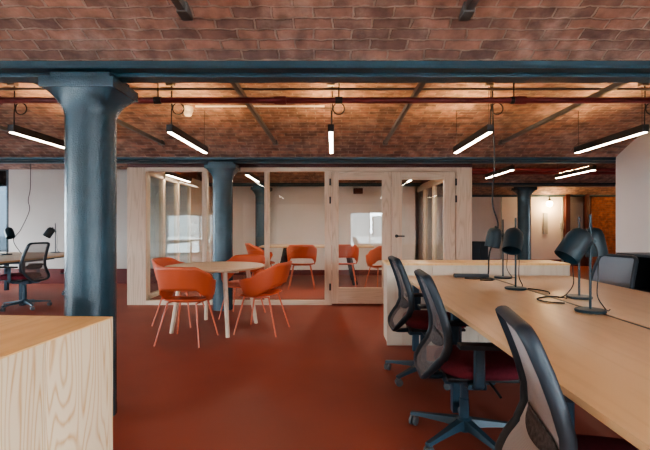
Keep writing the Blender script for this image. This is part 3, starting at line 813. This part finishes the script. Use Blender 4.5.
    for k in range(5):
        a = 2*PI*k/5+0.09
        bm = bm_new(); c = Vector((0.318*math.cos(a), 0.318*math.sin(a), 0)); w = a+1.1+k
        ax = Vector((math.cos(w), math.sin(w), 0))
        for s in (-1, 1): tube(bm, [c+ax*s*0.006+Vector((0, 0, 0.029)), c+ax*s*0.022+Vector((0, 0, 0.029))], 0.029, 14)
        tube(bm, [c+Vector((0, 0, 0.03)), c+Vector((0, 0, 0.075))], 0.008, 8)
        obj('caster', bm, 'castergrey', base)
    return t
ch = make_chair('office chair with maroon seat, middle of three along the right desk', 'net')
ch.location = (0.775, 2.48, 0); ch.rotation_euler = (0, 0, R(-3))
c1 = dup(ch, (0.755, 3.52, 0), R(1), 'office chair farthest along the right desk, next to the low plywood cabinet')
L1 = dup(ch, (-4.77, 6.5, 0), R(174), 'office chair at far left seen beside the thick column')
dup(ch, (-4.62, 7.75, 0), R(184), 'office chair half hidden behind the thick column at the far left desk')
dup(ch, (-6.62, 7.7, 0), R(5), 'office chair on the far side of the far left desk, cut by the frame')
bench('bench_desk', 'bench desk by the rear windows, seen only as a reflection in the left glass', -7.1, -6.2, -5.3, -3.9, -2.2, (-3.7, -2.4))
dup(ch, (-4.95, -3.0, 0), R(172), 'office chair by the rear windows, seen only as a reflection in the left glass')
def reskin(root, netname):
    for c in root.children:
        if c.name.startswith('back_net'):
            c.data = c.data.copy(); c.data.materials[0] = M[netname]
def lower(root, dz):
    for c in root.children:
        if not c.name.startswith(('base', 'gas_column')): c.location.z += dz
lower(c1, 0.015); lower(L1, 0.03)
c3 = dup(ch, (0.85, 1.38, 0), R(-11), 'nearest office chair in the lower right, its pale net back cut by the frame')
reskin(c3, 'net_pale'); lower(c3, -0.03)
c4 = dup(ch, (2.52, 4.0, 0), R(195), 'office chair with blue grey back on the far side of the right desk')
reskin(c4, 'net_grey')

# black cabinets
t = thing('black_cabinet', 'low black open fronted cabinet against the right wall', 'cabinet', (3.62, 4.75, 0))
bm = bm_new(); box(bm, -0.05, 0.56, -0.55, 0.55, 0.90, 0.93, 0.003); obj('top', bm, 'frame', t)
bm = bm_new()
box(bm, 0.0, 0.55, -0.55, -0.52, 0.0, 0.9); box(bm, 0.0, 0.55, 0.52, 0.55, 0.0, 0.9); box(bm, 0.52, 0.55, -0.52, 0.52, 0.0, 0.9); box(bm, 0.0, 0.52, -0.52, 0.52, 0.0, 0.04)
obj('carcass', bm, 'black', t, smooth=False)
bm = bm_new(); box(bm, 0.01, 0.52, -0.52, 0.52, 0.45, 0.475); obj('shelf', bm, 'black', t, smooth=False)
yb = 12.3; sb = 420/yb
t = thing('black_cabinet', 'small black cabinet standing at the far end by the timber partition', 'cabinet', ((480.5-333)/sb, yb, 0))
bm = bm_new(); box(bm, -0.24, 0.24, 0, 0.45, 0.79, 0.82, 0.004); obj('top', bm, 'black', t)
bm = bm_new(); box(bm, -0.23, 0.23, 0.02, 0.44, 0.0, 0.79, 0.004); obj('carcass', bm, 'black', t)
for s in (-1, 1):
    bm = bm_new(); box(bm, min(0.005*s, 0.225*s), max(0.005*s, 0.225*s), 0.0, 0.02, 0.03, 0.78, 0.002); d = obj('door', bm, 'frame', t)

# ------------------------------------------------------------------ round table and orange chairs
t = thing('round_table', 'round oak table on four splayed timber legs, among orange chairs', 'table', (-1.45, 5.2, 0), R(-15))
bm = bm_new(); lathe(bm, [(0, 0.745), (0.575, 0.745), (0.60, 0.758), (0.60, 0.77), (0.594, 0.775), (0, 0.775)], 64); obj('tabletop', bm, 'table', t)
for k in range(4):
    a = R(45+90*k); d = Vector((math.cos(a), math.sin(a), 0))
    bm = bm_new(); tube(bm, [d*0.40+Vector((0, 0, 0.745)), d*0.52], [0.030, 0.024], 12); obj('leg', bm, 'timber', t)
bm = bm_new(); box(bm, -0.30, 0.30, -0.03, 0.03, 0.69, 0.745, 0.003); box(bm, -0.03, 0.03, -0.30, 0.30, 0.69, 0.745, 0.003); obj('underframe', bm, 'timber', t)

def make_shell_chair(label):
    t = thing('shell_chair', label, 'chair', (0, 0, 0), 0, 'orange shell armchairs')
    # seat dish
    bm = bm_new()
    def seat(u, v):
        a = 2*PI*u; n = 3.0; c, s = math.cos(a), math.sin(a)
        r = (abs(c/0.235)**n+abs(s/0.245)**n)**(-1/n)*v
        x, y = r*c, r*s
        z = 0.435+0.030*v**4+0.012*max(0, -x/0.235)*v-0.028*max(0, x/0.235)**2*v**2
        return Vector((x+0.01, y, z))
    grid(bm, seat, 40, 8, closed_u=True)
    bmesh.ops.remove_doubles(bm, verts=bm.verts[:], dist=1e-4)
    obj('seat', bm, 'orange', t, solid=0.012, angle=70)
    # wrap-round back and arms
    bm = bm_new()
    def lerp(pts, q):
        for (a0, b0), (a1, b1) in zip(pts, pts[1:]):
            if q <= a1:
                k = (q-a0)/(a1-a0); k = k*k*(3-2*k); return b0+(b1-b0)*k
        return pts[-1][1]
    def back(u, v):
        q = (2*u-1); aq = abs(q); th = PI+q*R(128)
        zt = lerp([(0, 0.842), (0.32, 0.836), (0.54, 0.765), (0.76, 0.668), (1.0, 0.640)], aq)
        zb = lerp([(0, 0.590), (0.32, 0.582), (0.48, 0.510), (0.66, 0.445), (0.88, 0.455), (1.0, 0.600)], aq)
        z = zb+(zt-zb)*v
        lean = (z-0.45)*0.22*max(0, math.cos(th-PI))
        rx, ry = 0.245, 0.262
        flare = 1+0.10*(z-0.45)/0.3
        n = 2.6; c, s = math.cos(th), math.sin(th)
        r = (abs(c/rx)**n+abs(s/ry)**n)**(-1/n)*flare
        low = max(0, (0.52-z)/0.08); r *= 1-0.10*min(1, low)
        return Vector((r*c+0.0-lean, r*s, z))
    grid(bm, back, 48, 8)
    obj('backrest', bm, 'orange', t, solid=0.013, angle=70)
    for sx, sy in ((1, 1), (1, -1), (-1, 1), (-1, -1)):
        bm = bm_new(); tube(bm, [(sx*0.15, sy*0.16, 0.438), (sx*(0.245 if sx > 0 else 0.27), sy*0.245, 0.0)], [0.0105, 0.0085], 10); obj('leg', bm, 'coral', t)
    bm = bm_new()
    for sy in (-1, 1): tube(bm, [(-0.15, sy*0.16, 0.432), (0.15, sy*0.16, 0.432)], 0.009, 8)
    tube(bm, [(0.0, -0.16, 0.432), (0.0, 0.16, 0.432)], 0.009, 8)
    obj('seat_frame', bm, 'coral', t)
    return t
sc = make_shell_chair('orange shell armchair nearest the camera at the round table, back turned to us')
sc.location = (-1.60, 4.64, 0); sc.rotation_euler = (0, 0, R(84))
dup(sc, (-0.86, 5.06, 0), R(168), 'orange shell armchair on the right of the round table, seen from its side')
dup(sc, (-1.98, 5.50, 0), R(-8), 'orange shell armchair on the left of the round table, mostly behind the nearest one')
dup(sc, (-1.27, 5.90, 0), R(-98), 'orange shell armchair behind the round table, facing the camera')
# meeting room
ZM = 0.08
t = thing('meeting_table', 'long pale timber meeting table on black slab legs inside the glazed room', 'table', (-0.33, 8.85, ZM))
bm = bm_new(); box(bm, -1.15, 1.15, -0.5, 0.5, 0.755, 0.785, 0.003); obj('tabletop', bm, 'table', t)
for s in (-1, 1):
    bm = bm_new()
    for e in (-1, 1):
        tube(bm, [(s*0.62, e*0.30, 0.755), (s*0.78, e*0.40, 0.0)], 0.055, 4, r2=0.02, up=(0, 1, 0))
    box(bm, s*0.62-0.05, s*0.62+0.05, -0.34, 0.34, 0.725, 0.755, 0.003)
    obj('leg_frame', bm, 'black', t)
g2 = 'orange shell armchairs in the meeting room'
dup(sc, (-0.60, 8.12, ZM), R(92), 'orange shell armchair seen from behind through the bay left of the doors', g2)
dup(sc, (0.22, 8.25, ZM), R(86), 'orange shell armchair behind the glass at the left edge of the left door', g2)
dup(sc, (0.90, 7.72, ZM), R(112), 'larger orange shell armchair behind the glass at right edge of the left door', g2)
dup(sc, (-1.42, 8.55, ZM), R(10), 'orange shell armchair at the left head of the meeting table by the blue column', g2)

# ------------------------------------------------------------------ world, camera
w = bpy.data.worlds.new('World'); S.world = w; w.use_nodes = True
nt = w.node_tree; bg = nt.nodes['Background']
tc = N(nt, 'ShaderNodeTexCoord'); sp = N(nt, 'ShaderNodeSeparateXYZ')
nt.links.new(tc.outputs['Generated'], sp.inputs[0])
rp = ramp(nt, [(0.0, (0.75, 0.84, 0.95)), (0.35, (0.92, 0.97, 1.0)), (1.0, (0.70, 0.83, 1.0))])
nt.links.new(sp.outputs['Z'], rp.inputs['Fac']); nt.links.new(rp.outputs['Color'], bg.inputs['Color'])
bg.inputs['Strength'].default_value = 60.0

cam = bpy.data.cameras.new('Camera'); co = bpy.data.objects.new('Camera', cam); C.objects.link(co)
co.location = (0, 0, 1.25); co.rotation_euler = (R(90), 0, 0)
cam.sensor_width = 36; cam.lens = 420/650*36
cam.shift_x = -8/650; cam.shift_y = 2/650
cam.clip_start = 0.05
S.camera = co
S.view_settings.view_transform = 'AgX'
S.view_settings.look = 'AgX - Medium High Contrast'
S.view_settings.exposure = 0.1
S.cycles.max_bounces = 8; S.cycles.diffuse_bounces = 4; S.cycles.transparent_max_bounces = 16
S.cycles.use_denoising = True
